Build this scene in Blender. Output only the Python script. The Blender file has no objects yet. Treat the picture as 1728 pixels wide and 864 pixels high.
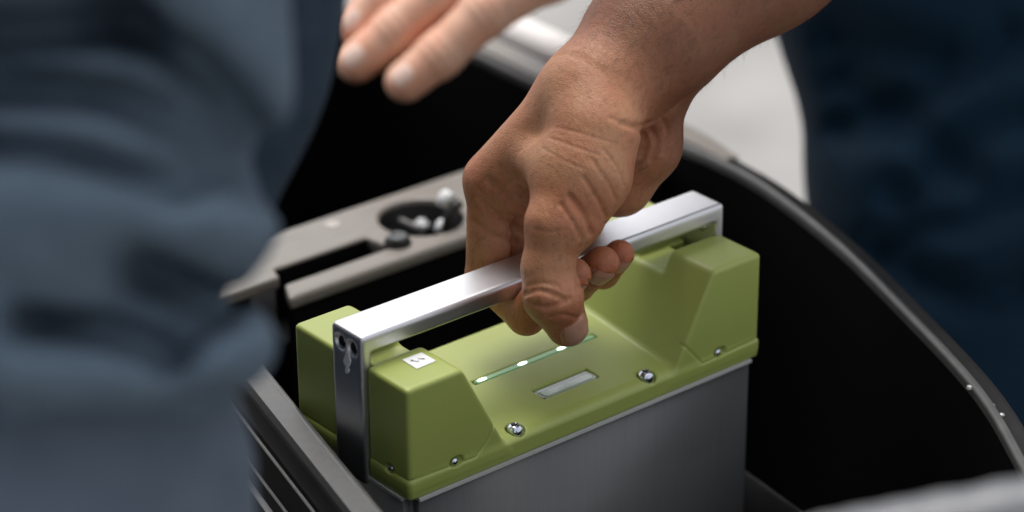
import bpy, bmesh, math
import numpy as np
from mathutils import Vector, Matrix

# ------------------------------------------------------------------ camera
CAM = np.array([-0.53272, -0.71507, 0.53705]); YAW, PIT, ROL = 0.68597, 0.45014, -0.007; FPX = 4471.5
fw = np.array([math.cos(PIT)*math.sin(YAW), math.cos(PIT)*math.cos(YAW), -math.sin(PIT)])
rt = np.array([math.cos(YAW), -math.sin(YAW), 0.0]); up = np.cross(rt, fw)
rt, up = rt*math.cos(ROL)+up*math.sin(ROL), -rt*math.sin(ROL)+up*math.cos(ROL)
S = bpy.context.scene
COL = S.collection
cd = bpy.data.cameras.new('camera'); cam = bpy.data.objects.new('camera', cd); COL.objects.link(cam)
cd.lens = FPX*36/1728; cd.sensor_width = 36; cd.clip_start = 0.02; cd.clip_end = 400
M3 = Matrix([[rt[i], up[i], -fw[i]] for i in range(3)])
cam.matrix_world = Matrix.Translation(Vector(CAM)) @ M3.to_4x4()
cd.dof.use_dof = True; cd.dof.focus_distance = 1.068; cd.dof.aperture_fstop = 5.0
S.camera = cam
# ------------------------------------------------------------------ sky, sun, exposure
SUN_DIR = Vector((0.15, 0.35, 1.0)).normalized()          # towards the light
w = bpy.data.worlds.new('World'); S.world = w; w.use_nodes = True
nt = w.node_tree; bg = nt.nodes['Background']
sky = nt.nodes.new('ShaderNodeTexSky'); sky.sky_type = 'NISHITA'; sky.sun_disc = False
sky.sun_elevation = math.asin(SUN_DIR.z); sky.sun_rotation = math.atan2(SUN_DIR.x, SUN_DIR.y)
sky.dust_density = 4.0; sky.air_density = 1.0
hs = nt.nodes.new('ShaderNodeHueSaturation'); hs.inputs['Saturation'].default_value = 0.22
nt.links.new(sky.outputs[0], hs.inputs['Color']); nt.links.new(hs.outputs[0], bg.inputs['Color'])
bg.inputs['Strength'].default_value = 0.145
sl = bpy.data.lights.new('sun', 'SUN'); so = bpy.data.objects.new('sun', sl); COL.objects.link(so)
sl.energy = 0.5; sl.angle = math.radians(30); sl.color = (1.0, 0.95, 0.88)
so.rotation_euler = SUN_DIR.to_track_quat('Z', 'Y').to_euler()
S.view_settings.view_transform = 'Standard'; S.view_settings.look = 'None'
S.view_settings.exposure = 0.82; S.view_settings.gamma = 1.0
S.cycles.use_denoising = True
S.cycles.max_bounces = 8

# ------------------------------------------------------------------ pixel helpers (photograph 1728 x 864)
def ray(x, y): return fw + rt*(x-864)/FPX + up*(432-y)/FPX
def onz(x, y, z): d = ray(x, y); return CAM + d*(z-CAM[2])/d[2]
def ony(x, y, Y): d = ray(x, y); return CAM + d*(Y-CAM[1])/d[1]
def onx(x, y, X): d = ray(x, y); return CAM + d*(X-CAM[0])/d[0]
def at(x, y, t): return CAM + ray(x, y)*t

# ------------------------------------------------------------------ objects, labels
def obj(name, me, mat=None, parent=None):
    o = bpy.data.objects.new(name, me); COL.objects.link(o)
    if mat is not None and me is not None: me.materials.append(mat)
    o.parent = parent
    return o
def thing(name, label, cat, loc=(0, 0, 0), group=None):
    o = bpy.data.objects.new(name, None); COL.objects.link(o); o.location = loc
    o['label'] = label; o['category'] = cat
    o.empty_display_size = 0.02
    if group: o['group'] = group
    return o
def child(name, me, mat, parent):
    """mesh given in world coordinates, parented to a root that stands at its own location"""
    o = obj(name, me, mat, parent)
    l = Vector((0, 0, 0)); p = parent
    while p is not None: l += p.location; p = p.parent
    o.matrix_parent_inverse = Matrix.Identity(4)
    o.location = -l
    return o
def pydata(name, v, f, smooth=True):
    me = bpy.data.meshes.new(name); me.from_pydata([tuple(map(float, p)) for p in v], [], [tuple(map(int, q)) for q in f])
    me.update()
    if smooth: me.polygons.foreach_set('use_smooth', [True]*len(me.polygons))
    return me
def bm_mesh(name, bm, smooth=True):
    bmesh.ops.recalc_face_normals(bm, faces=bm.faces)
    me = bpy.data.meshes.new(name); bm.to_mesh(me); bm.free()
    if smooth: me.polygons.foreach_set('use_smooth', [True]*len(me.polygons))
    return me

# ------------------------------------------------------------------ signed-distance modelling
def mesh_sdf(name, fn, lo, hi, h, sub=0, lip=1.6):
    """surface nets over a sparse grid, then the vertices are pulled exactly onto the surface"""
    lo = np.array(lo, float); hi = np.array(hi, float); B = 4
    n = np.ceil((hi-lo)/h/B).astype(int)*B
    nb = n//B
    g = np.stack(np.meshgrid(*[np.arange(k) for k in nb], indexing='ij'), -1).reshape(-1, 3)
    dc = fn(lo+(g*B+(B-1)/2)*h)
    vals = np.repeat(np.repeat(np.repeat(np.sign(dc).reshape(nb), B, 0), B, 1), B, 2)*1.0
    act = g[np.abs(dc) < B*h*lip]
    off = np.stack(np.meshgrid(*[np.arange(B)]*3, indexing='ij'), -1).reshape(-1, 3)
    idx = (act[:, None, :]*B+off[None]).reshape(-1, 3)
    for s in range(0, len(idx), 400000):
        q = idx[s:s+400000]
        vals[q[:, 0], q[:, 1], q[:, 2]] = fn(lo+q*h)
    ins = vals < 0
    cnt = np.zeros(np.array(ins.shape)-1, np.int8)
    for dx in (0, 1):
        for dy in (0, 1):
            for dz in (0, 1):
                cnt += ins[dx:dx+cnt.shape[0], dy:dy+cnt.shape[1], dz:dz+cnt.shape[2]]
    cells = np.argwhere((cnt > 0) & (cnt < 8))
    cid = -np.ones(cnt.shape, np.int64); cid[tuple(cells.T)] = np.arange(len(cells))
    acc = np.zeros((len(cells), 3)); num = np.zeros(len(cells))
    cor = [np.array((a, b, c)) for a in (0, 1) for b in (0, 1) for c in (0, 1)]
    for a in cor:
        for ax in range(3):
            if a[ax]: continue
            b = a.copy(); b[ax] = 1
            va = vals[tuple((cells+a).T)]; vb = vals[tuple((cells+b).T)]
            m = (va < 0) != (vb < 0)
            t = np.where(m, va/np.where(va == vb, 1, va-vb), 0)
            acc += m[:, None]*(a+(b-a)*t[:, None]); num += m
    V = lo+(cells+acc/num[:, None])*h
    F = []
    for ax in range(3):
        u_, v_ = (ax+1) % 3, (ax+2) % 3
        sl0 = [slice(1, -1)]*3; sl1 = [slice(1, -1)]*3
        sl0[ax] = slice(0, -1); sl1[ax] = slice(1, None)
        a = ins[tuple(sl0)]; b = ins[tuple(sl1)]
        e = np.argwhere(a != b)
        if not len(e): continue
        flip = a[tuple(e.T)]
        base = e.copy(); base[:, u_] += 1; base[:, v_] += 1
        def c(du, dv):
            q = base.copy(); q[:, u_] += du; q[:, v_] += dv
            return cid[tuple(q.T)]
        qd = np.stack([c(-1, -1), c(0, -1), c(0, 0), c(-1, 0)], 1)
        qd[~flip] = qd[~flip][:, ::-1]
        F.append(qd)
    F = np.concatenate(F); F = F[(F >= 0).all(1)]
    tet = np.array(((1, 1, 1), (1, -1, -1), (-1, 1, -1), (-1, -1, 1)), float)
    def grad(P):
        e = h*0.2
        return sum(fn(P+k_*e)[:, None]*k_ for k_ in tet)/(4*e)
    def pull(P, k):
        for _ in range(k):
            G = grad(P); g2 = np.maximum((G*G).sum(1), 0.15)
            st = (fn(P)/g2)[:, None]*G
            ln = np.linalg.norm(st, axis=1, keepdims=True)
            P = P-st*np.minimum(1, h*0.7/np.maximum(ln, 1e-12))
        return P
    V = pull(V, 1)
    for _ in range(sub):
        E = np.stack([F, np.roll(F, -1, 1)], -1).reshape(-1, 2); E.sort(1)
        ue, inv = np.unique(E, axis=0, return_inverse=True); inv = inv.reshape(-1, 4)
        nv = len(V); em = nv+inv; fc = nv+len(ue)+np.arange(len(F))
        V = np.concatenate([V, V[ue].mean(1), V[F].mean(1)])
        F = np.concatenate([np.stack([F[:, i], em[:, i], fc, em[:, i-1]], 1) for i in range(4)])
        V = pull(V, 1)
    me = bpy.data.meshes.new(name)
    me.vertices.add(len(V)); me.vertices.foreach_set('co', V.astype(np.float32).ravel())
    me.loops.add(F.size); me.loops.foreach_set('vertex_index', F.astype(np.int32).ravel())
    me.polygons.add(len(F)); me.polygons.foreach_set('loop_start', np.arange(0, F.size, 4, dtype=np.int32))
    me.polygons.foreach_set('use_smooth', [True]*len(F))
    me.update(); me.validate()
    return me
def smin(a, b, k):
    h_ = np.clip(0.5+0.5*(b-a)/k, 0, 1)
    return b+(a-b)*h_-k*h_*(1-h_)
def smax(a, b, k): return -smin(-a, -b, k)
def box(P, lo, hi, r=0.0):
    lo = np.array(lo); hi = np.array(hi); q = np.abs(P-(lo+hi)/2)-((hi-lo)/2-r)
    return np.linalg.norm(np.maximum(q, 0), axis=1)+np.minimum(q.max(1), 0)-r
def cone(P, a, b, ra, rb):
    a = np.asarray(a); ba = np.asarray(b)-a
    h_ = np.clip((P-a)@ba/max(ba@ba, 1e-12), 0, 1)
    return np.linalg.norm(P-a-h_[:, None]*ba, axis=1)-(ra+(rb-ra)*h_)
def chain(P, pts, rad, k):
    d = None
    for i in range(len(pts)-1):
        c = cone(P, pts[i], pts[i+1], rad[i], rad[i+1])
        d = c if d is None else smin(d, c, k)
    return d
def curve_dist(P, pts):
    d = np.full(len(P), 9.0)
    for i in range(len(pts)-1):
        d = np.minimum(d, cone(P, pts[i], pts[i+1], 0, 0))
    return d
SQ = np.eye(3)-.86*np.outer(fw, fw)
def fold_dist(P, pts): return curve_dist(P@SQ, [np.asarray(p)@SQ for p in pts])
def march(fn, x, y, t0, t1):
    """first hit of a pixel ray with a surface"""
    t = t0; d = ray(x, y); ln = np.linalg.norm(d)
    for _ in range(200):
        v = fn((CAM+d*t)[None])[0]
        if v < 2e-5: break
        t += max(v*0.6/ln, 1e-5)
        if t > t1: break
    return CAM+d*t
def smooth_poly(p, n=6):
    """Catmull-Rom through the points"""
    p = [np.asarray(q, float) for q in p]; q = [2*p[0]-p[1]]+p+[2*p[-1]-p[-2]]; out = []
    for i in range(1, len(q)-2):
        for s in range(n):
            t = s/n
            out.append(0.5*((2*q[i])+(-q[i-1]+q[i+1])*t+(2*q[i-1]-5*q[i]+4*q[i+1]-q[i+2])*t*t+(-q[i-1]+3*q[i]-3*q[i+1]+q[i+2])*t**3))
    out.append(p[-1]); return out

# ------------------------------------------------------------------ materials
def mat(name, col, rough=0.5, metal=0.0, noise=None, bump=None, spec=0.5, sss=None, extra=None):
    m = bpy.data.materials.new(name); m.use_nodes = True; N = m.node_tree.nodes; Lk = m.node_tree.links
    b = N['Principled BSDF']; b.inputs['Base Color'].default_value = (*col, 1)
    b.inputs['Roughness'].default_value = rough; b.inputs['Metallic'].default_value = metal
    b.inputs['Specular IOR Level'].default_value = spec
    tc = N.new('ShaderNodeTexCoord')
    if noise:                                  # (scale, amount, colour b, stretch)
        sc, amt, c2, st = noise
        mp = N.new('ShaderNodeMapping'); mp.inputs['Scale'].default_value = st
        nz = N.new('ShaderNodeTexNoise'); nz.inputs['Scale'].default_value = sc; nz.inputs['Detail'].default_value = 6
        rp = N.new('ShaderNodeValToRGB'); rp.color_ramp.elements[0].position = 0.5-amt; rp.color_ramp.elements[1].position = 0.5+amt
        rp.color_ramp.elements[0].color = (*col, 1); rp.color_ramp.elements[1].color = (*c2, 1)
        Lk.new(tc.outputs['Object'], mp.inputs[0]); Lk.new(mp.outputs[0], nz.inputs['Vector'])
        Lk.new(nz.outputs['Fac'], rp.inputs[0]); Lk.new(rp.outputs[0], b.inputs['Base Color'])
    if bump:                                   # (scale, strength, distance, stretch)
        sc, stg, dist, st = bump
        mp = N.new('ShaderNodeMapping'); mp.inputs['Scale'].default_value = st
        nz = N.new('ShaderNodeTexNoise'); nz.inputs['Scale'].default_value = sc; nz.inputs['Detail'].default_value = 4
        bp = N.new('ShaderNodeBump'); bp.inputs['Strength'].default_value = stg; bp.inputs['Distance'].default_value = dist
        Lk.new(tc.outputs['Object'], mp.inputs[0]); Lk.new(mp.outputs[0], nz.inputs['Vector'])
        Lk.new(nz.outputs['Fac'], bp.inputs['Height']); Lk.new(bp.outputs[0], b.inputs['Normal'])
    if sss:
        b.inputs['Subsurface Weight'].default_value = sss[0]; b.inputs['Subsurface Radius'].default_value = sss[1]
        b.inputs['Subsurface Scale'].default_value = sss[2]
    return m
def emit(name, col, strength):
    m = mat(name, col, 0.3); b = m.node_tree.nodes['Principled BSDF']
    b.inputs['Emission Color'].default_value = (*col, 1); b.inputs['Emission Strength'].default_value = strength
    return m
U = (1, 1, 1)
M_conc = mat('concrete', (0.235, 0.227, 0.213), 0.85, noise=(7, .2, (.335, .325, .308), U), bump=(60, .3, .002, U))
M_cap = mat('green_plastic', (0.315, 0.370, 0.085), 0.40, noise=(30, .30, (.355, .408, .112), U), bump=(1500, .10, .0003, U))
M_case = mat('grey_anodised_metal', (0.10, 0.103, 0.103), 0.45, 0.25, noise=(40, .4, (.122, .125, .124), (12, 12, .5)), bump=(500, .06, .0003, (6, 6, .15)))
M_edge = mat('bare_metal_edge', (0.45, 0.45, 0.44), 0.4, 0.6)
M_gasket = mat('pale_gasket', (0.50, 0.51, 0.48), 0.5)
M_alu = mat('brushed_aluminium', (0.66, 0.66, 0.68), 0.40, 1.0, bump=(700, .10, .0002, (1, 12, 12)))
M_screw = mat('zinc_screw', (0.62, 0.66, 0.74), 0.22, 1.0)
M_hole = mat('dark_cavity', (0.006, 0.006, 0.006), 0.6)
M_black = mat('black_tub_plastic', (0.004, 0.004, 0.0042), 0.65, spec=0.08, bump=(400, .2, .0004, U))
M_rim = mat('charcoal_rim_plastic', (0.012, 0.0118, 0.0115), 0.46, noise=(60, .2, (.019, .0185, .018), U), bump=(900, .2, .0005, U), spec=.22)
M_lip_highlight = mat('satin_grey_lip', (0.070, 0.070, 0.068), 0.36, noise=(90, .2, (.10, .10, .097), U))
M_strip = mat('grey_rim_strip', (0.080, 0.079, 0.078), 0.5, noise=(300, .3, (.105, .104, .102), U), bump=(1500, .3, .0004, U))
M_panel = mat('taupe_panel', (0.185, 0.165, 0.142), 0.36, 0.0, noise=(70, .3, (.235, .212, .185), (1, 3, 1)), bump=(700, .1, .0003, U))
M_pale = mat('pale_bodywork', (0.82, 0.81, 0.79), 0.2, noise=(20, .3, (.86, .85, .83), U))
M_white = mat('white_plastic', (0.82, 0.83, 0.83), 0.4)
M_rubber = mat('black_rubber', (0.008, 0.008, 0.009), 0.5, spec=.25)
M_cable = mat('grey_cable_sleeve', (0.045, 0.040, 0.037), 0.6)
M_glass = mat('window_glass', (0.45, 0.52, 0.46), 0.12, spec=0.8)
M_lens = emit('clear_light_guide', (0.22, 0.42, 0.20), 0.10)
M_frame = mat('window_surround', (0.30, 0.36, 0.24), 0.2, spec=.7)
M_led = emit('led_light', (0.88, 1.0, 0.88), 1.6)
M_ink = mat('printed_ink', (0.02, 0.02, 0.02), 0.6)
M_greypanel = mat('pale_grey_panel', (0.13, 0.135, 0.142), 0.4)
M_sleeve = mat('blue_grey_fabric', (0.066, 0.094, 0.127), 0.9, noise=(70, .3, (.096, .132, .172), U), bump=(900, .5, .001, U), spec=.2)
M_navy = mat('navy_fabric', (0.017, 0.03, 0.048), 0.9, noise=(120, .2, (.025, .042, .064), U), spec=.2)
M_greycloth = mat('slate_fabric', (0.066, 0.086, 0.114), 0.9, noise=(60, .3, (.092, .115, .148), U), spec=.2)
M_denim = mat('dark_blue_denim', (0.0020, 0.013, 0.027), 0.85, noise=(90, .35, (.0026, .021, .044), (1, 1, .4)), bump=(1200, .4, .0008, U), spec=.2)

def skin_mat(name, base, red, dark, bumpk=1.0):
    m = bpy.data.materials.new(name); m.use_nodes = True; N = m.node_tree.nodes; Lk = m.node_tree.links
    b = N['Principled BSDF']; tc = N.new('ShaderNodeTexCoord')
    n1 = N.new('ShaderNodeTexNoise'); n1.inputs['Scale'].default_value = 55; n1.inputs['Detail'].default_value = 5
    n2 = N.new('ShaderNodeTexNoise'); n2.inputs['Scale'].default_value = 420; n2.inputs['Detail'].default_value = 4
    mx = N.new('ShaderNodeMixRGB'); mx.inputs[1].default_value = (*base, 1); mx.inputs[2].default_value = (*red, 1)
    r1 = N.new('ShaderNodeValToRGB'); r1.color_ramp.elements[0].position = .38; r1.color_ramp.elements[1].position = .66
    mx2 = N.new('ShaderNodeMixRGB'); mx2.inputs[2].default_value = (*dark, 1)
    r2 = N.new('ShaderNodeValToRGB'); r2.color_ramp.elements[0].position = .52; r2.color_ramp.elements[1].position = .78
    r2.color_ramp.elements[1].color = (.55, .55, .55, 1)
    for n in (n1, n2): Lk.new(tc.outputs['Object'], n.inputs['Vector'])
    Lk.new(n1.outputs['Fac'], r1.inputs[0]); Lk.new(r1.outputs[0], mx.inputs[0])
    Lk.new(n2.outputs['Fac'], r2.inputs[0]); Lk.new(r2.outputs[0], mx2.inputs[0])
    fl_ = N.new('ShaderNodeAttribute'); fl_.attribute_name = 'flush'
    mx3 = N.new('ShaderNodeMixRGB'); mx3.blend_type = 'MULTIPLY'; mx3.inputs[2].default_value = (.95, .66, .60, 1)
    Lk.new(mx.outputs[0], mx2.inputs[1]); Lk.new(mx2.outputs[0], mx3.inputs[1]); Lk.new(fl_.outputs['Fac'], mx3.inputs[0])
    shd_ = N.new('ShaderNodeAttribute'); shd_.attribute_name = 'tan'
    mx4 = N.new('ShaderNodeMixRGB'); mx4.blend_type = 'MULTIPLY'; mx4.inputs[2].default_value = (.46, .385, .335, 1)  # painted forearm shade, multiplied over the skin colour
    Lk.new(mx3.outputs[0], mx4.inputs[1]); Lk.new(shd_.outputs['Fac'], mx4.inputs[0]); Lk.new(mx4.outputs[0], b.inputs['Base Color'])
    vo = N.new('ShaderNodeTexVoronoi'); vo.inputs['Scale'].default_value = 1100; vo.feature = 'DISTANCE_TO_EDGE'
    wr = N.new('ShaderNodeTexNoise'); wr.inputs['Scale'].default_value = 160; wr.inputs['Detail'].default_value = 3
    mp = N.new('ShaderNodeMapping'); mp.inputs['Scale'].default_value = (2.6, 1, .7); mp.inputs['Rotation'].default_value = (.5, .7, .3)
    Lk.new(tc.outputs['Object'], mp.inputs[0]); Lk.new(mp.outputs[0], wr.inputs['Vector']); Lk.new(tc.outputs['Object'], vo.inputs['Vector'])
    b1 = N.new('ShaderNodeBump'); b1.inputs['Strength'].default_value = .6*bumpk; b1.inputs['Distance'].default_value = .0005
    b2 = N.new('ShaderNodeBump'); b2.inputs['Strength'].default_value = .32*bumpk; b2.inputs['Distance'].default_value = .0012
    Lk.new(vo.outputs['Distance'], b1.inputs['Height']); Lk.new(wr.outputs['Fac'], b2.inputs['Height'])
    Lk.new(b1.outputs[0], b2.inputs['Normal']); Lk.new(b2.outputs[0], b.inputs['Normal'])
    b.inputs['Roughness'].default_value = .47; b.inputs['Specular IOR Level'].default_value = .42
    b.inputs['Subsurface Weight'].default_value = .12; b.inputs['Subsurface Radius'].default_value = (1, .35, .2)
    b.inputs['Subsurface Scale'].default_value = .003
    return m
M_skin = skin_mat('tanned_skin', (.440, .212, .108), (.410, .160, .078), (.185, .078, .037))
M_skin2 = skin_mat('fair_skin', (.80, .475, .335), (.80, .39, .26), (.66, .34, .23), .3)
M_nail = mat('finger_nail', (.50, .29, .20), 0.22, noise=(200, .3, (.42, .21, .14), U), spec=.5)
M_nail2 = mat('pale_finger_nail', (.84, .60, .50), 0.35)

# ================================================================== SETTING
GZ = -0.72
bm = bmesh.new(); bmesh.ops.create_grid(bm, x_segments=8, y_segments=8, size=60)
o = obj('ground', bm_mesh('ground', bm, False), M_conc); o.location = (0, 0, GZ); o['kind'] = 'structure'

def lathe(name, prof, c, seg=32, axis=None):
    V = []; F = []
    for (r_, z_) in prof:
        for k in range(seg):
            a = 2*math.pi*k/seg; V.append(Vector((r_*math.cos(a), r_*math.sin(a), z_)))
    for j in range(len(prof)-1):
        for k in range(seg): F.append((j*seg+k, j*seg+(k+1) % seg, (j+1)*seg+(k+1) % seg, (j+1)*seg+k))
    if prof[-1][0] > 1e-6: F.append(tuple((len(prof)-1)*seg+k for k in range(seg)))
    if axis is not None:
        R_ = Vector(axis).to_track_quat('Z', 'Y').to_matrix(); V = [R_ @ v for v in V]
    V = [np.array(v)+np.array(c) for v in V]
    return pydata(name, V, F)
# ================================================================== TUB
RZ = 0.015
inner_px = [(1725, 792), (1670, 693), (1618, 624), (1531, 531), (1416, 416), (1300, 323), (1225, 278), (1140, 240), (927, 151), (805, 92)]
line_in = lambda y: -0.026+(y+0.0198)*0.2573
ring = [onz(x, y, RZ)[:2] for x, y in inner_px]
ring += [np.array(q) for q in ((.296, .372), (.293, .408), (.272, .430), (.235, .437), (.16, .436), (.115, .428), (.09, .40))]
ring += [np.array((line_in(y), y)) for y in (.33, .25, .17, .09, .02, -.05)]
ring += [np.array(q) for q in ((-.050, -.115), (-.045, -.165), (-.015, -.20), (.04, -.222), (.10, -.222), (.15, -.195))]
rr = smooth_poly(ring+[ring[0]], 8)[:-1]
rr = np.array(rr); nR = len(rr)
tg = np.roll(rr, -1, 0)-np.roll(rr, 1, 0); tg /= np.linalg.norm(tg, axis=1)[:, None]
nrm = np.stack([tg[:, 1], -tg[:, 0]], 1)                    # outward (ring runs counter-clockwise seen from above)
if ((rr+nrm*.01)-rr.mean(0)).__pow__(2).sum() < ((rr-nrm*.01)-rr.mean(0)).__pow__(2).sum(): nrm = -nrm
def loft(name, prof, width=None):
    """prof: (offset outward, z); width: per-point factor on the offset"""
    V = []; F = []
    for (d, z) in prof:
        k = d*(width if width is not None else 1)
        q = rr+nrm*(k[:, None] if width is not None else k)
        V += [(a, b, z) for a, b in q]
    m = len(prof)
    for j in range(m-1):
        for i in range(nR):
            a = j*nR+i; b = j*nR+(i+1) % nR
            F.append((a, b, b+nR, a+nR))
    return pydata(name, V, F)
# the rim is wider along the far side than beside the handle's end
wd = np.where(rr[:, 0] > 0.1, np.where(rr[:, 1] > .16, .026, .0125), 0.014)
for _ in range(24): wd = (np.roll(wd, 1)+wd*2+np.roll(wd, -1))/4
wdn = wd/0.02
def arc(cx, cz, r, a0, a1, n=5): return [(cx+r*math.cos(math.radians(a0+(a1-a0)*i/n)), cz+r*math.sin(math.radians(a0+(a1-a0)*i/n))) for i in range(n+1)]
tub = thing('cargo_tub', 'black deep cargo tub with charcoal rounded rim around the battery', 'tub', (0.12, 0.1, -0.19))
def loft2(name, prof):
    V = []; F = []
    for (a_, k_, z) in prof: V += [(x_, y_, z) for x_, y_ in rr+nrm*(a_+k_*wd)[:, None]]
    for j in range(len(prof)-1):
        for i in range(nR): F.append((j*nR+i, j*nR+(i+1) % nR, (j+1)*nR+(i+1) % nR, (j+1)*nR+i))
    return pydata(name, V, F)
lip = [(0, 0, RZ-.0050)]+[(.0022+(x_-.0022), 0, z_) for x_, z_ in arc(.0022, RZ-.0022, .0022, 180, 75, 5)]+[(.0036, 0, RZ-.0005)]
child('rim_lip', loft2('rim_lip', lip), M_lip_highlight, tub)  # highlight along the rim's inner edge painted in as paler grey
child('rim', loft2('rim', [(.0036, 0, RZ-.0005), (.0042, 0, RZ-.0012), (.001, .55, RZ-.0014), (0, .88, RZ-.0024), (0, 1.0, RZ-.0050), (0, 1.05, RZ-.0135)]), M_rim, tub)
child('inner_wall', loft('inner_wall', [(0.0003, RZ-.0048), (.0006, -.05), (-.004, -.16), (-.012, -.19)]), M_black, tub)
child('outer_wall', loft('outer_wall', [(.0205, RZ-.0132), (.0205, -.06), (.010, -.19)], wdn), M_black, tub)
# floor
cen = rr.mean(0)
fl = [tuple(p+(-.010)*n_)+(-.1885,) for p, n_ in zip(rr, nrm)]
child('floor', pydata('floor', fl, [tuple(range(nR))], False), M_black, tub)
sel = [i for i in range(nR) if rr[i, 1] > 0.135 and rr[i, 0] > 0.16]
sel.sort(key=lambda i: math.atan2(rr[i, 1]-.2, rr[i, 0]-.1))
V = []; F = []; pr_ = [(.0045, RZ-.002), (.0050, RZ+.0002), (.0168, RZ+.0002), (.0178, RZ-.002)]
for i in sel: V += [(*(rr[i]+nrm[i]*o_*wdn[i]), z_) for o_, z_ in pr_]
for k in range(len(sel)-1):
    for e in range(3): F.append((k*4+e, k*4+e+1, (k+1)*4+e+1, (k+1)*4+e))
child('rim_strip', pydata('rim_strip', V, F, False), M_panel, tub)  # taupe paints in the sky reflection on the black far rim
sel = [i for i in range(nR) if rr[i, 0] < 0.09 and -0.14 < rr[i, 1] < 0.36]
sel.sort(key=lambda i: rr[i, 1])
V = []; F = []
for i in sel: V += [(*(rr[i]+nrm[i]*o_), z_) for o_, z_ in ((.0030, RZ-.003), (.0036, RZ+.0003), (.0118, RZ+.0001), (.0128, RZ-.003))]
for k in range(len(sel)-1):
    for e in range(3): F.append((k*4+e, k*4+e+1, (k+1)*4+e+1, (k+1)*4+e))
child('rim_strip', pydata('rim_strip', V, F, False), M_strip, tub)
# thin bright ribs along the outer wall beside the sleeve
def rib(name, z0, th, pr, m):
    sel = [i for i in range(nR) if rr[i, 0] < 0.05 and -0.13 < rr[i, 1] < 0.36]
    sel.sort(key=lambda i: rr[i, 1])
    V = []; F = []
    for i in sel:
        b0 = rr[i]+nrm[i]*(.020*wdn[i]-.0006); b1 = rr[i]+nrm[i]*(.020*wdn[i]+pr)
        V += [(*b0, z0), (*b1, z0), (*b1, z0-th), (*b0, z0-th)]
    for k in range(len(sel)-1):
        for e in range(4): F.append((k*4+e, k*4+(e+1) % 4, (k+1)*4+(e+1) % 4, (k+1)*4+e))
    F += [(3, 2, 1, 0), tuple((len(sel)-1)*4+e for e in range(4))]
    child(name, pydata(name, V, F, False), m, tub)
rib('trim_strip', -.0020, .0012, .0012, M_edge)
rib('trim_strip', -.0200, .0010, .0012, M_edge)
rib('trim_strip', -.0300, .0030, .0016, M_alu)
# pale bodywork bead outside the far rim
def bead(pts, r, name, m):
    V = []; F = []; n = len(pts); K = 10
    for i, p in enumerate(pts):
        a = pts[max(i-1, 0)]; b = pts[min(i+1, n-1)]; t = np.array(b)-np.array(a); t = t/np.linalg.norm(t)
        s = np.cross(t, (0, 0, 1.)); s /= np.linalg.norm(s); u_ = np.cross(s, t)
        for k in range(K):
            an = 2*math.pi*k/K; V.append(np.array(p)+r*(math.cos(an)*s+math.sin(an)*u_))
    for i in range(n-1):
        for k in range(K): F.append((i*K+k, i*K+(k+1) % K, (i+1)*K+(k+1) % K, (i+1)*K+k))
    F += [tuple(range(K)), tuple((n-1)*K+k for k in reversed(range(K)))]
    return pydata(name, V, F)
sel = [i for i in range(nR) if rr[i, 1] > 0.258 and rr[i, 0] > 0.14]
sel.sort(key=lambda i: math.atan2(rr[i, 1]-.2, rr[i, 0]-.1))
child('body_bead', bead([(*(rr[i]+nrm[i]*.0450), .0095) for i in sel], .0105, 'body_bead', M_pale), M_pale, tub)
for px_ in ((1636, 653), (1652, 656), (1674, 684), (1690, 700)):
    c_ = onz(*px_, RZ-.0012)
    child('scuff', lathe('scuff', [(.0014, -.0008), (.0012, .0004), (.0004, .0007)], (c_[0], c_[1], RZ-.0012), 7), M_edge, tub)
# divider wall beside the battery slot
bm = bmesh.new(); bmesh.ops.create_cube(bm, size=1)
bmesh.ops.scale(bm, vec=(.0032, .16, .11), verts=bm.verts); bmesh.ops.bevel(bm, geom=bm.edges[:], offset=.0009, segments=2, affect='EDGES')
bmesh.ops.rotate(bm, cent=(0, 0, 0), matrix=Matrix.Rotation(-.13, 3, 'Z'), verts=bm.verts)
bmesh.ops.translate(bm, vec=(.1992, .0, -.125), verts=bm.verts)
child('divider', bm_mesh('divider', bm), M_rim, tub)
# cross panel behind the battery
PZ = 0.0
hole_c = onz(711, 366, PZ); plug_c = onz(671, 411, PZ)
g0 = np.array((.0665, 0, 0)); g1 = np.array((.1340, 0, 0)); GY = .2055
def panel_sdf(P):
    x_, y_, z_ = P.T
    d = box(P, (.03, .176, -.0300), (.306, .238, PZ), .0028)
    d = smax(d, -(np.maximum(np.hypot(x_-hole_c[0], y_-hole_c[1])-.0208, -.028-z_)), .0015)
    d = smax(d, -(z_+.0062), .001)
    d = smax(d, -np.maximum(np.maximum(y_-GY, .1890-y_), np.maximum(x_-g1[0]-(y_-.19)*-.15, .0738+(y_-.19)*.31-x_)), .0014)     # finger slot
    d = smax(d, -np.maximum(y_-.1972, x_-.0672-(y_-.177)*.5), .0012)               # stepped left end
    d = smax(d, -box(P, (.02, .2030, -.0006), (.0700, .2036, .01)), .0003)        # seam
    return d
pn = child('cross_panel', mesh_sdf('cross_panel', panel_sdf, (.02, .165, -.035), (.314, .248, .006), .0010), M_panel, tub)
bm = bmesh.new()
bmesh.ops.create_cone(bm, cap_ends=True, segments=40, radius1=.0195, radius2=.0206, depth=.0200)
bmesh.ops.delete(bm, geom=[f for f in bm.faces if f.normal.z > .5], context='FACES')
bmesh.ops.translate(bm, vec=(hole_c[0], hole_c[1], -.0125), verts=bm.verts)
child('cup_liner', bm_mesh('cup_liner', bm), M_hole, pn)
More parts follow.
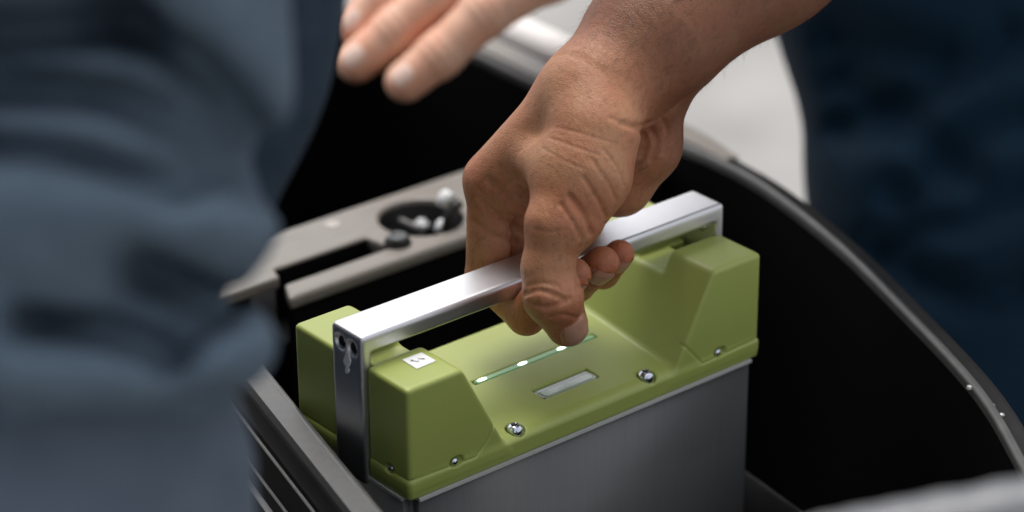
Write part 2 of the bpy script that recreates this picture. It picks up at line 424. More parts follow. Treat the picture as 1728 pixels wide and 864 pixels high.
for xa, xb, ya, yb, zb in ((g0[0]+.002, .305, .1785, .1812, -.0064), (g0[0]+.001, .305, .1820, .2355, -.0260), (.031, g0[0]+.0005, .2075, .2355, -.0064)):
    bm = bmesh.new(); bmesh.ops.create_cube(bm, size=1); bmesh.ops.scale(bm, vec=(xb-xa, yb-ya, zb+.185), verts=bm.verts)
    bmesh.ops.translate(bm, vec=((xa+xb)/2, (ya+yb)/2, (zb-.185)/2), verts=bm.verts); bmesh.ops.bevel(bm, geom=bm.edges[:], offset=.001, segments=2, affect='EDGES')
    child('panel_support', bm_mesh('panel_support', bm, False), M_black, tub)
bm = bmesh.new(); bmesh.ops.create_cube(bm, size=1); bmesh.ops.scale(bm, vec=(g1[0]-.0790, .0012, .0250), verts=bm.verts)
bmesh.ops.translate(bm, vec=((g1[0]+.0790)/2, GY-.0004, -.0136), verts=bm.verts)
child('slot_liner', bm_mesh('slot_liner', bm, False), M_black, pn)  # black plate painting in the shade on the slot's far wall
pl = child('rubber_plug', lathe('rubber_plug', [(.0062, -.001), (.0066, .0008), (.0062, .0018), (.0052, .0021), (.0052, .0032), (.0046, .0038), (.0022, .0040), (.0020, .0030), (.0018, .0005)], (plug_c[0], plug_c[1], 0)), M_rubber, tub)
child('plug_ring', lathe('plug_ring', [(.0050, .0030), (.0050, .0036), (.0043, .0043), (.0026, .0044), (.0024, .0038)], (plug_c[0], plug_c[1], .0002)), mat('grey_rubber', (.075, .08, .082), .4), pl)
fx = onz(562, 380, PZ)
child('paint_scuff', lathe('paint_scuff', [(.0042, .0001), (.0036, .0007), (.0012, .0009)], (fx[0], fx[1], 0), 16), mat('pale_scuff', (.42, .39, .35), .6), pn)

# connectors and cables in the cup
def tube(name, pts, r, m, parent, K=10):
    return child(name, bead(smooth_poly(pts, 6), r, name, m), m, parent)
def rbox(name, c, size, rot, m, parent, bev=.0008):
    bm = bmesh.new(); bmesh.ops.create_cube(bm, size=1); bmesh.ops.scale(bm, vec=size, verts=bm.verts)
    bmesh.ops.bevel(bm, geom=bm.edges[:], offset=bev, segments=2, affect='EDGES')
    bmesh.ops.rotate(bm, cent=(0, 0, 0), matrix=Matrix.Rotation(rot[2], 3, 'Z') @ Matrix.Rotation(rot[1], 3, 'Y') @ Matrix.Rotation(rot[0], 3, 'X'), verts=bm.verts)
    bmesh.ops.translate(bm, vec=tuple(c), verts=bm.verts)
    return child(name, bm_mesh(name, bm), m, parent)
HC = np.array([hole_c[0], hole_c[1], 0])
cb = thing('cable_connector', 'dark cable with white plug ends leaning out of the round cup', 'cable', tuple(HC+(0, 0, -.018)))
k1 = onz(752, 336, .012); k2 = onz(768, 350, .010); k3 = onz(752, 385, -.006)
rbox('plug_end', k1, (.0072, .0064, .0072), (.3, .2, .5), M_white, cb)
tube('cable', [k1+(.002, -.001, 0), k2, onz(757, 365, .004), k3, onz(735, 384, -.013)], .0024, M_cable, cb)
tube('cable', [onz(779, 342, .012), k2, onz(760, 368, .003)], .0022, M_cable, cb)
rbox('plug_end', onz(745, 383, -.006), (.0045, .0050, .0068), (.2, .3, .2), M_white, cb)
cb2 = thing('cable_connector', 'white hexagonal plug on a grey cable lying low inside the round cup', 'cable', tuple(HC+(0.003, -.003, -.018)))
rbox('plug_end', onz(711, 380, -.009), (.0076, .0068, .0058), (0, .2, .9), M_white, cb2, .0016)
tube('cable', [onz(706, 386, -.009), onz(690, 379, -.008), onz(674, 372, -.007)], .0019, mat('pale_cable', (.11, .105, .10), .5), cb2)
tube('cable', [onz(716, 388, -.011), onz(728, 388, -.012), onz(742, 388, -.012)], .0028, M_rubber, cb2)

# ================================================================== BATTERY
L, W, H = .190, .0757, .049
bat = thing('battery_pack', 'grey metal battery pack with olive green cap and white metal handle', 'battery', (L/2, W/2, -.19))
# casing
bm = bmesh.new(); bmesh.ops.create_cube(bm, size=1); bmesh.ops.scale(bm, vec=(L-.0016, W-.0016, .186), verts=bm.verts)
bmesh.ops.bevel(bm, geom=[e for e in bm.edges if abs((e.verts[0].co-e.verts[1].co).z) > .1], offset=.0045, segments=6, affect='EDGES')
bmesh.ops.translate(bm, vec=(L/2, W/2, -.0944), verts=bm.verts)
me = bm_mesh('casing', bm); child('casing', me, M_case, bat)
me.polygons.foreach_set('use_smooth', [abs(p.normal.z) < .5 for p in me.polygons])
def ringbox(name, x0, x1, y0, y1, z0, z1, r, m, parent):
    bm = bmesh.new(); bmesh.ops.create_cube(bm, size=1); bmesh.ops.scale(bm, vec=(x1-x0, y1-y0, z1-z0), verts=bm.verts)
    bmesh.ops.bevel(bm, geom=[e for e in bm.edges if abs((e.verts[0].co-e.verts[1].co).z) > (z1-z0)*.5], offset=r, segments=6, affect='EDGES')
    bmesh.ops.translate(bm, vec=((x0+x1)/2, (y0+y1)/2, (z0+z1)/2), verts=bm.verts)
    return child(name, bm_mesh(name, bm, False), m, parent)
ringbox('gasket_edge', -.0005, L+.0005, -.0005, W+.0005, -.0016, -.0002, .0052, M_gasket, bat)
HY0, HY1, HZ = .02605, .04603, .0624
sc_deck = [(.0578, .0052), (.1285, .0048)]
def half_planes(P, hp):
    d = None
    for n_, c_ in hp:
        n_ = np.array(n_, float); ln = np.linalg.norm(n_); v = (P@n_-c_)/ln
        d = v if d is None else smax(d, v, .0022)
    return d
def blocks(P, inset=0.0):
    out = None
    for sgn in (0, 1):
        X = P[:, 0] if sgn == 0 else L-P[:, 0]
        Q = np.stack([X, P[:, 1], P[:, 2]], 1)
        b = half_planes(Q, [((-1, 0, 0), -.0004), ((0, -1, 0), -.0004), ((0, 1, 0), W-.0004), ((0, 0, 1), H), ((0, 0, -1), -.003), ((1, 0, .52), .0288+.52*.0475)])
        # the front corner of each block is cut back towards the flange
        out = b if out is None else np.minimum(out, b)
    return out
def cap_sdf(P):
    x, y, z = P.T
    base = smax(box(P, (0, 0, -.02), (L, W, .0084), .0022), -P[:, 2]-.0001, .0012)
    deckz = .0098+.0055*np.clip((y-.004)/(W-.004), 0, 1)
    deck = np.maximum(box(P, (.004, .0016, 0), (L-.004, W-.0012, .05), .004), (z-deckz)*.98)
    deck = smax(box(P, (.004, .0012, 0), (L-.004, W-.0008, .06), .004), z-deckz, .0045)
    d = smin(base, deck, .0015)
    b = blocks(P)
    # channel under the handle
    ch = smax(smax(np.abs(y-.0372)-.0098, .0402+.0-z, .003), -.05-z, .001)
    b = smax(b, -ch, .0022)
    # small step where the block skirt meets the flange
    d = smin(d, b, .0020)
    # slots for the handle legs and the pocket behind them
    for X in (x, L-x):
        leg = np.maximum(np.maximum(X-.0042, np.abs(y-.03604)-.0104), -z-.02)
        d = smax(d, -leg, .0006)
        pk = np.maximum(np.maximum(X-.013, np.abs(y-.0375)-.0062), .026-z)
        d = smax(d, -pk, .0010)
    # screw wells in the deck, in front of the block and on its end
    for sx, sy in sc_deck:
        d = smax(d, -(np.maximum(np.hypot(x-sx, y-sy)-.0041, .0072-z)), .0008)
    for sx in (.0240, .1668):
        d = smax(d, -(np.sqrt(((x-sx)/1.25)**2+(y+.0004)**2+((z-.0094)/.8)**2)-.0030), .0003)
    d = smax(d, -(np.sqrt((x+.0004)**2+((y-.013)/1.2)**2+((z-.0094)/.8)**2)-.0026), .0003)
    # parting line round the block skirt
    # shallow seats for the light guide and the window
    d = smax(d, -box(P, (.0655, .0400, .0112), (.1325, .0432, .03)), .0004)
    d = smax(d, -box(P, (.0815, .0150, .0092), (.1115, .0236, .03), .0004), .0006)
    return d
# seam curves where the block skirt meets the flange (front face)
seamL = [(-.0005, .009), (.0335, .0078), (.0395, .0125), (.0438, .0185)]
seamR = [(.1905, .0085), (.1563, .0074), (.150, .0150), (.1425, .0231)]
def cap_fn(P):
    d = cap_sdf(P)
    f = np.abs(P[:, 1]) < .004
    if f.any():
        for sm in (seamL, seamR):
            q = np.stack([P[f, 0], 0*P[f, 0], P[f, 2]], 1)
            cdv = curve_dist(q, [(a, 0, b) for a, b in sm])
            d[f] += .00040*np.exp(-(cdv/.00045)**2)
    f = np.abs(P[:, 0]) < .004
    if f.any(): d[f] += .0003*np.exp(-((P[f, 2]-.0088)/.00035)**2)
    return d
cap = child('cap', mesh_sdf('cap', cap_fn, (-.004, -.004, -.006), (L+.004, W+.004, H+.004), .0010, sub=1), M_cap, bat)
# handle
def handle_sdf(P):
    x, y, z = P.T
    o_ = np.maximum(box(P, (-.0022, HY0, -.004), (.1922, HY1, HZ), .0020), -1)
    i_ = box(P, (.0030, HY0-.01, -.05), (.187, HY1+.01, HZ-.0078), .0005)
    d = smax(o_, -i_, .0012)
    for yy in (.0325, .0403):                                # countersinks on the end leg
        for X in (x+.0022, .1922-x):
            d = smax(d, -(np.hypot(np.hypot(y-yy, z-.0555)*.8, X*1.0)-.0029), .0003)
    return d
hd = child('handle', mesh_sdf('handle', handle_sdf, (-.006, HY0-.003, -.007), (.196, HY1+.003, HZ+.003), .0009), M_alu, bat)
for yy in (.0325, .0403):
    child('countersunk_screw', lathe('countersunk_screw', [(.0023, 0), (.0021, .0007), (.0009, .0008), (.0008, .0002), (.0001, .0001)], (-.0002, yy, .0552), 20, (-1, 0, 0)), M_hole, hd)
child('countersunk_screw', lathe('countersunk_screw', [(.0024, 0), (.0022, .001), (.0010, .0014), (.0001, .0014)], (.1872, .0338, .0506), 20, (-1, 0, 0)), M_screw, hd)
# emblem on the end leg
em = [(228, 495), (244, 540), (250, 578), (260, 610), (251, 640), (240, 662), (247, 690), (240, 710), (222, 714), (213, 692), (221, 652), (204, 627), (198, 597), (216, 560), (222, 520)]
ev = [onx(540+a/5.08, 490+b/5.08, -.00255) for a, b in em]
ev2 = [p+(.0006, 0, 0) for p in ev]; n = len(ev)
child('emblem', pydata('emblem', ev+ev2, [tuple(range(n))]+[(i, (i+1) % n, n+(i+1) % n, n+i) for i in range(n)], False), M_white, hd)
# deck screws
for sx, sy in sc_deck:
    s_ = child('screw', lathe('screw', [(.0034, .0060), (.0034, .0085), (.0030, .0098), (.0020, .0106), (.0011, .0109), (.0010, .0098), (.0001, .0098)], (sx, sy, .0008), 28), M_screw, bat)
    for a in range(3):
        an = a*math.pi/3
        rbox('socket_slot', (sx, sy, .01145), (.0034, .0005, .0008), (0, 0, an), M_hole, s_, .0001)
for sx in (.0240, .1668):
    child('side_screw', lathe('side_screw', [(.0016, 0), (.0016, .0008), (.001, .0013), (.0001, .0015)], (sx-.0006, .0016, .0090), 20, (0, -1, .3)), M_screw, bat)
child('side_screw', lathe('side_screw', [(.0014, 0), (.0014, .0008), (.0008, .0013), (.0001, .0014)], (.0016, .0130, .0092), 20, (-1, 0, .3)), M_screw, bat)
# light guide with three lit diodes
dz = lambda y: .0098+.0055*(y-.004)/(W-.004)
lg = ringbox('light_guide', .0660, .1320, .0404, .0428, .0118, dz(.0416)+.0001, .0010, M_lens, bat)
for p in ((818, 642), (886, 615), (952, 589)):
    c_ = onz(*p, dz(.0416)+.0004)
    bm = bmesh.new(); bmesh.ops.create_uvsphere(bm, u_segments=16, v_segments=10, radius=1)
    bmesh.ops.scale(bm, vec=(.0025, .0010, .0005), verts=bm.verts); bmesh.ops.translate(bm, vec=(c_[0], .0416, dz(.0416)+.0001), verts=bm.verts)
    child('diode', bm_mesh('diode', bm), M_led, lg)
# display window
wz = dz(.0193)
wn = ringbox('window_frame', .0818, .1112, .0153, .0233, .0094, wz-.0006, .0010, M_frame, bat)
ringbox('window_pane', .0835, .1095, .0163, .0206, .0094, wz-.0002, .0006, M_glass, wn)
ringbox('window_bar', .0830, .1100, .0208, .0214, .0094, wz+.0001, .0002, M_white, wn)
# label with print
lp = [(.0142, .0121), (.0240, .0125), (.0240, .0216), (.0144, .0218)]
lz = H+.00015
st = child('sticker', pydata('sticker', [(a, b, lz) for a, b in lp]+[(a, b, lz+.0002) for a, b in lp], [(4, 5, 6, 7), (0, 1, 5, 4), (1, 2, 6, 5), (2, 3, 7, 6), (3, 0, 4, 7)], False), M_white, bat)
def ink(pts, wdt):
    P_ = smooth_poly([np.array((a, b, lz+.00025)) for a, b in pts], 5)
    child('print_mark', bead(P_, wdt, 'print_mark', M_ink), M_ink, st)
ink([(.0168, .0190), (.0172, .0176), (.0178, .0166), (.0186, .0163)], .00018)
ink([(.0165, .0186), (.0169, .0181)], .0004)
ink([(.0196, .0182), (.0204, .0172), (.0211, .0168), (.0214, .0162)], .0002)
ink([(.0208, .0170), (.0211, .0166)], .00032)

# ================================================================== GRIPPING HAND
A = at
Wc = A(1018, 168, 1.062)
I = [(.089, .0575, .0925), (.0855, .0568, .0500), (.0800, .0245, .0462), (.0795, .0165, .0570)]
Mf = [(.108, .0625, .0965), (.1030, .0590, .0490), (.0965, .0295, .0482), (.0950, .0125, .0640)]
Rf = [(.126, .0620, .0940), (.1180, .0585, .0485), (.1115, .0300, .0484), (.1100, .0120, .0648)]
Pf = [(.142, .0580, .0870), (.1330, .0570, .0488), (.1270, .0310, .0486), (.1250, .0185, .0618)]
fr = [(.0100, .0088, .0080, .0074), (.0102, .0088, .0079, .0072), (.0098, .0084, .0077, .0071), (.0090, .0076, .0070, .0062)]
TH = [A(1003, 226, 1.046), A(940, 378, 1.040), A(924, 452, 1.042), A(933, 500, 1.045), A(957, 549, 1.056)]
CI = Wc+np.array((-.008, .006, .000)); CP = Wc+np.array((.018, .008, -.006)); CM = Wc+np.array((.000, .008, .000)); CR = Wc+np.array((.009, .008, -.002))
fa = [(1000, 165, 1.064, .0175), (1007, 158, 1.065, .0186), (1102, 62, 1.078, .0248), (1272, -107, 1.11, .0372), (1420, -260, 1.15, .042)]
FA = [A(x_, y_, t_) for x_, y_, t_, _ in fa]; FR = [q_[3] for q_ in fa]
EL = FA[-1]
def hand_base(P):
    f = []
    for J, R_ in zip((I, Mf, Rf, Pf), fr):
        f.append(chain(P, J, R_, .0022))
    fing = smin(smin(f[0], f[1], .0008), smin(f[2], f[3], .0008), .0008)
    palm = None
    for a, b, ra, rb in ((CI, I[0], .0150, .0112), (CM, Mf[0], .0155, .0118), (CR, Rf[0], .0145, .0112), (CP, Pf[0], .0140, .0102)):
        c = cone(P, a, b, ra, rb); palm = c if palm is None else smin(palm, c, .008)
    # back of the hand stays full between wrist and knuckle
    palm = smin(palm, cone(P, A(975, 180, 1.066), A(868, 285, 1.082), .0125, .0105), .010)
    # heel of the palm (little finger side) and the pad over the finger roots
    hy = chain(P, [A(1095, 178, 1.086), A(1085, 245, 1.092), A(1045, 308, 1.098), np.array((.134, .046, .086))], (.0150, .0150, .0130, .0115), .006)
    palm = smin(palm, hy, .007)
    palm = smin(palm, cone(P, np.array((.096, .046, .090)), np.array((.130, .046, .090)), .0105, .0105), .010)
    d = smin(palm, fing, .0050)
    th = chain(P, TH, (.0165, .0122, .0099, .0112, .0086), .0035)
    th = smin(th, cone(P, A(926, 496, 1.040), A(942, 503, 1.041), .0088, .0088), .004)
    # ball of the thumb and the web to the forefinger
    th = smin(th, chain(P, [A(1002, 225, 1.047), A(990, 295, 1.044), A(968, 362, 1.042)], (.0172, .0168, .0128), .006), .006)
    web = cone(P, TH[0]*.45+TH[1]*.55+np.array((.0, .008, .002)), np.array(I[0])*.62+CI*.38, .0120, .0095)
    th = smin(th, web, .009)
    d = smin(d, th, .0050)
    # wrist and forearm: two bones side by side
    o1 = -fw*.007; o2 = fw*.011
    arm = smin(chain(P, [q_+o1 for q_ in FA], FR, .012), chain(P, [q_+o2 for q_ in FA], FR, .012), .010)
    up_arm = cone(P, EL, EL+np.array((.085, .055, .105)), .043, .047)
    arm = smin(arm, up_arm, .02)
    return smin(d, arm, .009)
creases = []
def hand_fn(P):
    d = hand_base(P)
    near = np.abs(d) < .01
    if near.any():
        Q = P[near]
        for pts, dep, sg in creases:
            c = np.mean(pts, 0); rr_ = max(np.linalg.norm(p-c) for p in pts)+4*sg
            m = np.linalg.norm(Q-c, axis=1) < rr_
            if not m.any(): continue
            ii = np.where(near)[0][m]
            d[ii] += dep*np.exp(-(curve_dist(P[ii], pts)/sg)**2)
    return d
def crease(px, dep, sg, t0=.98):
    creases.append(([march(hand_base, x, y, t0, 1.25) for x, y in smooth_poly(px, 3)], dep, sg))
crease([(1052, 209), (1076, 214), (1107, 204), (1136, 184), (1165, 158)], .0013, .0012)
crease([(1030, 199), (1052, 209)], .0005, .0010)
crease([(1076, 214), (1090, 238), (1084, 262)], .0012, .0013)
crease([(1098, 218), (1108, 240), (1100, 270)], .0010, .0013)
crease([(1120, 205), (1128, 228), (1120, 258)], .0007, .0012)
crease([(1018, 252), (1042, 284), (1052, 312)], .0004, .0007)
crease([(998, 268), (1024, 306), (1040, 338)], .0006, .0008)
crease([(985, 300), (1008, 336), (1022, 366)], .0009, .0009)
crease([(962, 332), (985, 364), (998, 394)], .0014, .0012)
crease([(945, 345), (968, 376), (980, 402)], .0007, .0009)
crease([(826, 306), (855, 332), (884, 356)], .0016, .0018)
crease([(812, 340), (845, 372), (876, 388)], .0014, .0018)
crease([(806, 318), (838, 350), (868, 366)], .0006, .0009)
crease([(798, 372), (830, 398), (868, 408)], .0009, .0014)
crease([(884, 497), (908, 490), (932, 496), (954, 507)], .0014, .0010)
crease([(894, 511), (920, 519), (946, 512), (960, 504)], .0012, .0010)
crease([(890, 483), (914, 478), (940, 482)], .0006, .0010)
crease([(925, 232), (965, 246), (1010, 262)], .0002, .0006)
crease([(915, 250), (950, 270), (985, 285)], .0002, .0006)
crease([(940, 215), (985, 226), (1030, 240)], .0002, .0006)
crease([(900, 385), (925, 392), (955, 388)], .0002, .0007)
crease([(930, 536), (950, 531), (972, 536)], .0009, .0008)
for (x0_, y0_) in ((1006, 466), (988, 474)):
    crease([(x0_-14, y0_+8), (x0_+2, y0_+10), (x0_+20, y0_-2)], .0008, .0008)
camdir = -fw
def nail_frame(tip, base, toward):
    tip = np.asarray(tip, float); a = tip-np.asarray(base, float); a /= np.linalg.norm(a)
    n_ = np.asarray(toward, float); n_ = n_-a*(n_@a); n_ /= np.linalg.norm(n_)
    return tip, a, n_, np.cross(a, n_)
def nail_pt(fr_, uu, vv, width, length, fn):
    tip, a, n_, s_ = fr_
    m_ = max(abs(uu), abs(vv)); k = m_/((abs(uu)**3+abs(vv)**3)**(1/3)) if m_ > 0 else 1     # rounded outline
    p = tip+a*(vv*k*length/2-length*.10)+s_*(uu*k*width/2)+n_*.014
    for _ in range(60):
        dv = fn(p[None])[0]
        if dv < 1e-5: break
        p = p-n_*max(dv*.7, 1e-5)
    return p
def nail(name, tip, base, toward, width, length, m, parent, fn, lift=.0003):
    """curved plate laid on the fingertip; 'toward' is the side of the finger that carries it"""
    fr_ = nail_frame(tip, base, toward); n_ = fr_[2]; nu = nv = 11; V = []
    for j in range(nv):
        for i in range(nu):
            uu = -1+2*i/(nu-1); vv = -1+2*j/(nv-1); edge = max(abs(uu), abs(vv))
            V.append(nail_pt(fr_, uu, vv, width, length, fn)+n_*(lift-.0009*edge**8*(vv < .9)))
    F = [(j*nu+i, j*nu+i+1, (j+1)*nu+i+1, (j+1)*nu+i) for j in range(nv-1) for i in range(nu-1)]
    return child(name, pydata(name, V, F), m, parent)
def nail_groove(tip, base, toward, width, length):
    fr_ = nail_frame(tip, base, toward); g_ = []
    for uu, vv in [(1, .9-.19*i) for i in range(11)]+[(1-.2*i, -1) for i in range(11)]+[(-1, -1+.19*i) for i in range(11)]:
        g_.append(nail_pt(fr_, uu*1.05, vv*1.05, width, length, hand_base))
    creases.append((g_, .0010, .0007))
FGN = camdir*.9+np.array((.20, -.25, -.25)); THN = camdir*.8+np.array((.30, -.2, -.20))
for J, wdt, ln in ((Mf, .0105, .0110), (Rf, .0108, .0112), (Pf, .0090, .0095)): nail_groove(J[3], J[2], FGN, wdt, ln)
nail_groove(TH[4], TH[3], THN, .0135, .0135)
per2 = thing('person', 'bare tanned forearm reaching down and gripping the metal battery handle, dark blue jeans', 'person', (.95, .55, GZ))
HAND_H = .0014
allp = np.array(I+Mf+Rf+Pf+[tuple(q_) for q_ in TH]+[tuple(EL), tuple(Wc), tuple(EL+np.array((.085, .055, .105)))])
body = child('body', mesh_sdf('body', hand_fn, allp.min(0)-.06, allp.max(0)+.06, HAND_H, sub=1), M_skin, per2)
co = np.empty(len(body.data.vertices)*3, np.float32); body.data.vertices.foreach_get('co', co); co = co.reshape(-1, 3)
red_ = np.zeros(len(co))
for c_, r_, k_ in [(J[3], .014, 1.0) for J in (I, Mf, Rf, Pf)]+[(J[1], .014, .7) for J in (I, Mf, Rf, Pf)]+[(J[0], .016, .5) for J in (I, Mf, Rf)]+[(TH[3], .013, .7), (TH[4], .013, .9), (TH[1], .018, .45), (A(1100, 215, 1.075), .03, .5)]:
    red_ = np.maximum(red_, k_*np.exp(-(np.linalg.norm(co-np.asarray(c_), axis=1)/r_)**2))
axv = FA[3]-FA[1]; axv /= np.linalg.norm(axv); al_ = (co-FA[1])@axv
shade_ = np.clip((al_+.010)/.034, 0, 1); shade_ = shade_*shade_*(3-2*shade_)                 # shade painted into the forearm colour from the wrist upward
at2 = body.data.attributes.new('tan', 'FLOAT', 'POINT'); at2.data.foreach_set('value', shade_.astype(np.float32))
# short dark hairs on the forearm
no = np.empty(len(co)*3, np.float32); body.data.vertices.foreach_get('normal', no); no = no.reshape(-1, 3)
rng = np.random.default_rng(4); cand = np.where((al_ > -.002) & (al_ < .14))[0]; V = []; F = []
for i in rng.choice(cand, 2600, replace=False):
    dr = -axv*.9+no[i]*.25+rng.normal(0, .28, 3); dr = dr-no[i]*(dr@no[i])*.6; dr /= np.linalg.norm(dr)
    w_ = np.cross(dr, no[i]); w_ /= np.linalg.norm(w_)+1e-9; ln_ = rng.uniform(.004, .009); r0 = 5.0e-5
    p0 = co[i]; p1 = p0+dr*ln_*.5+no[i]*.0006; p2 = p0+dr*ln_+no[i]*.0005; k = len(V)
    V += [p0-w_*r0, p0+w_*r0, p1-w_*r0*.8, p1+w_*r0*.8, p2]; F += [(k, k+1, k+3, k+2), (k+2, k+3, k+4)]
hr = child('arm_hair', pydata('arm_hair', V, F), mat('arm_hair_brown', (.035, .018, .010), .5), per2); hr['kind'] = 'stuff'
at_ = body.data.attributes.new('flush', 'FLOAT', 'POINT'); at_.data.foreach_set('value', red_.astype(np.float32))

# shirt: torso above the frame, short sleeve over the upper arm
sh = np.array((.49, .18, .44)); hpv = at(1660, -330, 1.50)
def shirt_fn(P):
    d = chain(P, [hpv, np.array((.62, .25, .30)), np.array((.60, .24, .50))], (.13, .145, .15), .05)
    return smin(d, chain(P, [sh, EL+np.array((.055, .038, .070))], (.070, .060), .02), .04)
q = np.array([hpv, sh, EL, (.7, .3, .6)]); child('shirt', mesh_sdf('shirt', shirt_fn, q.min(0)-.20, q.max(0)+.16, .008, sub=0), M_navy, per2)
# jeans
leg_pts = [A(1640, -420, 1.50), A(1614, -60, 1.47), A(1672, 330, 1.46), A(1725, 700, 1.47)]
ft = onz(1900, 1700, GZ+.06)
lw = leg_pts[-1]; kn = np.array((lw[0]+.03, lw[1]+.02, -.30)); ank = np.array((lw[0]+.06, lw[1]+.05, GZ+.06))
lo2 = np.array((.17, -.14, 0))
def jeans_base(P):
    d = chain(P, leg_pts+[kn, ank], (.115, .0985, .0935, .090, .075, .058), .03)
    d2 = chain(P, [p+lo2 for p in leg_pts]+[kn+lo2, ank+lo2], (.115, .0985, .0935, .090, .075, .058), .03)
    return np.maximum(smin(d, d2, .02), GZ+.012-P[:, 2])
jf = [[(1420, 60), (1500, 80), (1580, 95)], [(1440, 215), (1520, 190), (1620, 120), (1700, 60)], [(1500, 420), (1560, 390), (1640, 375), (1728, 330)], [(1560, 470), (1640, 500), (1728, 480)], [(1440, 130), (1520, 190), (1580, 250), (1640, 300)], [(1530, 330), (1580, 310), (1650, 230), (1728, 200)]]
jc = [([march(jeans_base, x, y, 1.2, 1.8) for x, y in smooth_poly(p, 3)], .012, .012) for p in jf]
def jeans_fn(P):
    d = jeans_base(P)
    m = np.abs(d) < .04
    if m.any():
        for pts, dep, sg in jc: d[m] += dep*np.exp(-(fold_dist(P[m], pts)/sg)**2)
    return d
q = np.array(leg_pts+[kn, ank]); q = np.concatenate([q, q+lo2])
child('jeans', mesh_sdf('jeans', jeans_fn, q.min(0)-.13, q.max(0)+.13, .006, sub=1), M_denim, per2)

# ================================================================== POINTING HAND
T2 = 1.36
per3 = thing('person', 'fair outstretched hand with spread fingers above the dark tub, out of focus', 'person', tuple(A(1150, -250, 1.36)))
P2 = lambda x, y, dt=0: A(x, y, T2+dt)
f2 = [([P2(930, -45), P2(820, 20), P2(742, 92), P2(684, 138)], (.0118, .0112, .0104, .0092)),
      ([P2(850, -95, .012), P2(745, -15, .012), P2(668, 52, .012), P2(602, 105, .012)], (.0122, .0116, .0108, .0094)),
      ([P2(830, -125, .026), P2(720, -65, .026), P2(650, -5, .026), P2(600, 44, .026)], (.0115, .0112, .0102, .0092)),
      ([P2(850, -170, .035), P2(770, -150, .035), P2(710, -110, .035), P2(660, -70, .035)], (.0105, .0098, .0092, .0082))]
w2 = P2(1150, -230, .06); e2 = P2(1500, -700, .25)
def hand2_fn(P):
    d = None
    for pts, r_ in f2:
        c = chain(P, pts, r_, .003)
        for j_, rj in ((2, .0112), (1, .0122)):                                       # knuckle swelling and its creases
            c = smin(c, np.linalg.norm(P-pts[j_], axis=1)-rj*.98, .003)
            a_ = pts[j_+1]-pts[j_-1]; a_ = a_/np.linalg.norm(a_); s_ = (P-pts[j_])@a_; nr = np.linalg.norm(P-pts[j_], axis=1) < .016
            for so_ in (-.0022, .0022): c = c+np.where(nr, .0007*np.exp(-((s_-so_)/.0011)**2), 0)
        d = c if d is None else smin(d, c, .001)
    palm = None
    for (pts, r_) in f2:
        c = cone(P, pts[0], w2, .0135, .018); palm = c if palm is None else smin(palm, c, .012)
    d = smin(d, palm, .006)
    d = smin(d, cone(P, w2, e2, .025, .042), .02)
    th_ = chain(P, [w2, P2(1010, -60, -.03), P2(930, -30, -.055)], (.014, .0115, .0095), .004) if False else d
    return smin(d, th_, .006)
q = np.array([p for pts, _ in f2 for p in pts]+[w2, e2])
child('body', mesh_sdf('body', hand2_fn, q.min(0)-.05, q.max(0)+.05, .0025, sub=1), M_skin2, per3)

for (pts, r_), wdt in zip(f2[:3], (.0112, .0116, .0110)):
    nail('nail', pts[3], pts[2], camdir*.9+np.array((-.3, .0, .4)), wdt, .0120, M_nail2, per3, hand2_fn, .0004)
for J, wdt, ln in ((Mf, .0105, .0110), (Rf, .0108, .0112), (Pf, .0090, .0095)):
    nail('nail', np.array(J[3]), np.array(J[2]), FGN, wdt, ln, M_nail, per2, hand_base, .0004)
nail('nail', TH[4], TH[3], THN, .0135, .0135, M_nail, per2, hand_base, .0004)

# ================================================================== FOREGROUND PERSON
per1 = thing('person', 'blurred blue grey sleeve with heavy folds above slate trousers beside the tub', 'person', tuple(np.array([*A(40, 900, .80)[:2], GZ])))
TS = .72
scx = 110.0
sed = [(-700, 530), (-150, 490), (0, 488), (180, 500), (330, 500), (385, 484), (440, 446), (480, 426), (530, 452), (575, 472), (620, 460), (660, 424), (690, 398), (720, 384)]
s_top = A(scx, -700, TS); s_bot = A(scx, 720, TS); s_dir = s_bot-s_top; s_len = np.linalg.norm(s_dir); s_dir /= s_len
s_pos = np.array([(A(scx, y_, TS)-s_top)@s_dir for y_, _ in sed]); s_rad = np.array([(e_-scx)/FPX*TS for _, e_ in sed])
s_fine = np.linspace(0, s_len, 200); s_rf = np.interp(s_fine, s_pos, s_rad)
for _ in range(12): s_rf[1:-1] = (s_rf[:-2]+2*s_rf[1:-1]+s_rf[2:])/4
def sleeve_base(P):
    q_ = P-s_top; s_ = q_@s_dir; rd = np.linalg.norm(q_-s_[:, None]*s_dir, axis=1)
    d = (rd-np.interp(s_, s_fine, s_rf))*.75
    return smax(smax(d, s_-s_len, .008), -s_, .008)
sp = [s_top, s_bot]
sf = [([(170, 0), (300, 85), (380, 170), (420, 250), (440, 310)], .0064, .011), ([(-60, 135), (60, 140), (160, 155), (260, 195), (345, 265)], .0058, .011),
      ([(-60, 245), (60, 255), (160, 280), (270, 318)], .0036, .011), ([(225, 458), (290, 484), (345, 520)], .0066, .011),
      ([(30, 545), (150, 562), (210, 580), (265, 606)], .0050, .011), ([(-60, 30), (60, 20), (160, 0)], .0060, .011), ([(-60, 690), (100, 712), (250, 706), (380, 682)], .0024, .008)]
sfc = [([march(sleeve_base, x, y, .5, 1.0) for x, y in smooth_poly(p, 3)], d_, s_) for p, d_, s_ in sf]
def sleeve_fn(P):
    d = sleeve_base(P); m = np.abs(d) < .06
    if m.any():
        for pts, dep, sg in sfc: d[m] = smax(d[m], -(fold_dist(P[m], pts)-dep)*.8, sg)
    return d
q = np.array(sp); child('sleeve', mesh_sdf('sleeve', sleeve_fn, q.min(0)-.08, q.max(0)+.08, .004, sub=1), M_sleeve, per1)
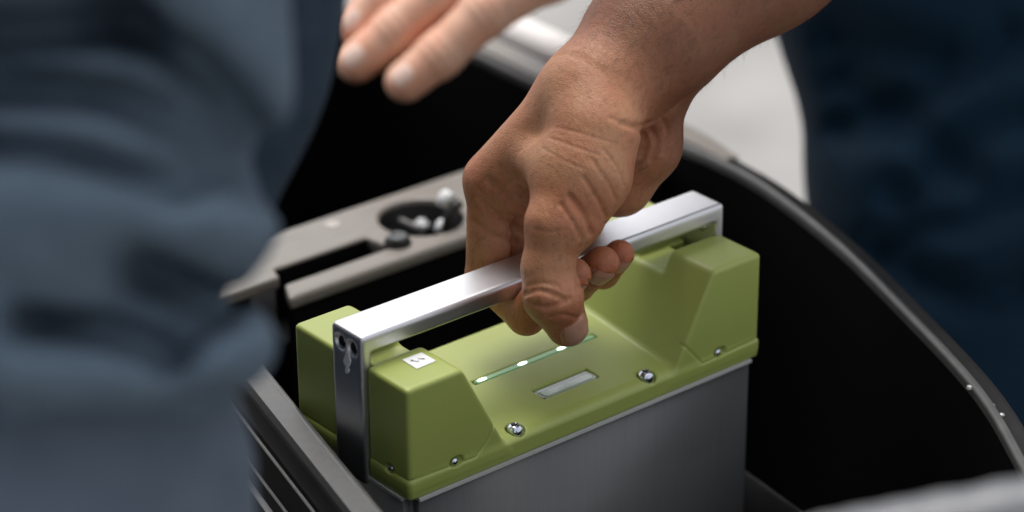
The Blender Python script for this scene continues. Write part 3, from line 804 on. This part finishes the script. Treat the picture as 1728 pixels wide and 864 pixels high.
tp = [A(60, 650, .75), A(70, 800, .75), A(60, 1100, .75)]
tk = np.array((tp[-1][0]-.04, tp[-1][1]-.05, -.25)); ta = np.array((tk[0], tk[1], GZ+.03))
hp = [np.array((-.155, .25, -.04)), np.array((-.17, .28, -.35)), np.array((-.18, .28, GZ+.03))]  # unseen second leg, added to darken the reflection in the handle's left leg
def trs_fn(P): return np.maximum(np.minimum(chain(P, tp+[tk, ta], (.048, .0555, .060, .058, .05), .02), chain(P, hp, (.11, .075, .055), .02)), GZ+.012-P[:, 2])
q = np.array(tp+[tk, ta]+hp+[hp[0]+.05, hp[0]-.05]); child('trousers', mesh_sdf('trousers', trs_fn, q.min(0)-.08, q.max(0)+.08, .006, sub=1), M_greycloth, per1)
jp = [A(330, -300, .87), A(338, -40, .86), A(318, 120, .86), A(290, 300, .86)]
shade_torso = [np.array((-.155, .24, -.06)), np.array((-.21, .18, .62))]  # unseen torso, added to block light from the battery's left faces
t2b = A(-300, 250, .90); shade_torso += [np.array((t2b[0], t2b[1], -.02)), np.array((t2b[0]-.04, t2b[1]-.04, .62))]
def jk_fn(P): return np.minimum(chain(P, jp, (.046, .0425, .0397, .034), .02), smin(cone(P, shade_torso[0], shade_torso[1], .12, .15), cone(P, shade_torso[2], shade_torso[3], .12, .15), .05))
q = np.array(jp+shade_torso+[p+.12 for p in shade_torso]+[p-.12 for p in shade_torso]); child('jacket_front', mesh_sdf('jacket_front', jk_fn, q.min(0)-.07, q.max(0)+.07, .005, sub=1), M_navy, per1)

# ================================================================== PALE PANEL EDGE IN THE FOREGROUND
fp = [A(1200, 990, .74), A(1400, 945, .74), A(1600, 905, .74), A(1900, 850, .74)]
pnl = thing('body_panel', 'pale grey rounded panel edge out of focus in front of the tub', 'panel', (float(fp[1][0]), float(fp[1][1]), GZ))
def fpanel(P):
    d = chain(P, smooth_poly(fp, 3), [.0125]*10, .002)
    mid = (fp[1]+fp[2])/2; dr = fp[3]-fp[0]; dr[2] = 0; dr /= np.linalg.norm(dr); nn = np.array((dr[1], -dr[0], 0))
    q = np.stack([(P-mid)@dr, (P-mid)@nn, P[:, 2]-mid[2]], 1)
    return smin(d, box(q, (-.06, -.008, GZ-mid[2]+.0), (.06, .008, -.004), .004), .006)
q = np.array(fp); lo_ = q.min(0)-.04; lo_[2] = GZ-.01
child('panel_edge', mesh_sdf('panel_edge', fpanel, lo_, q.max(0)+.04, .004, sub=0), M_greypanel, pnl)
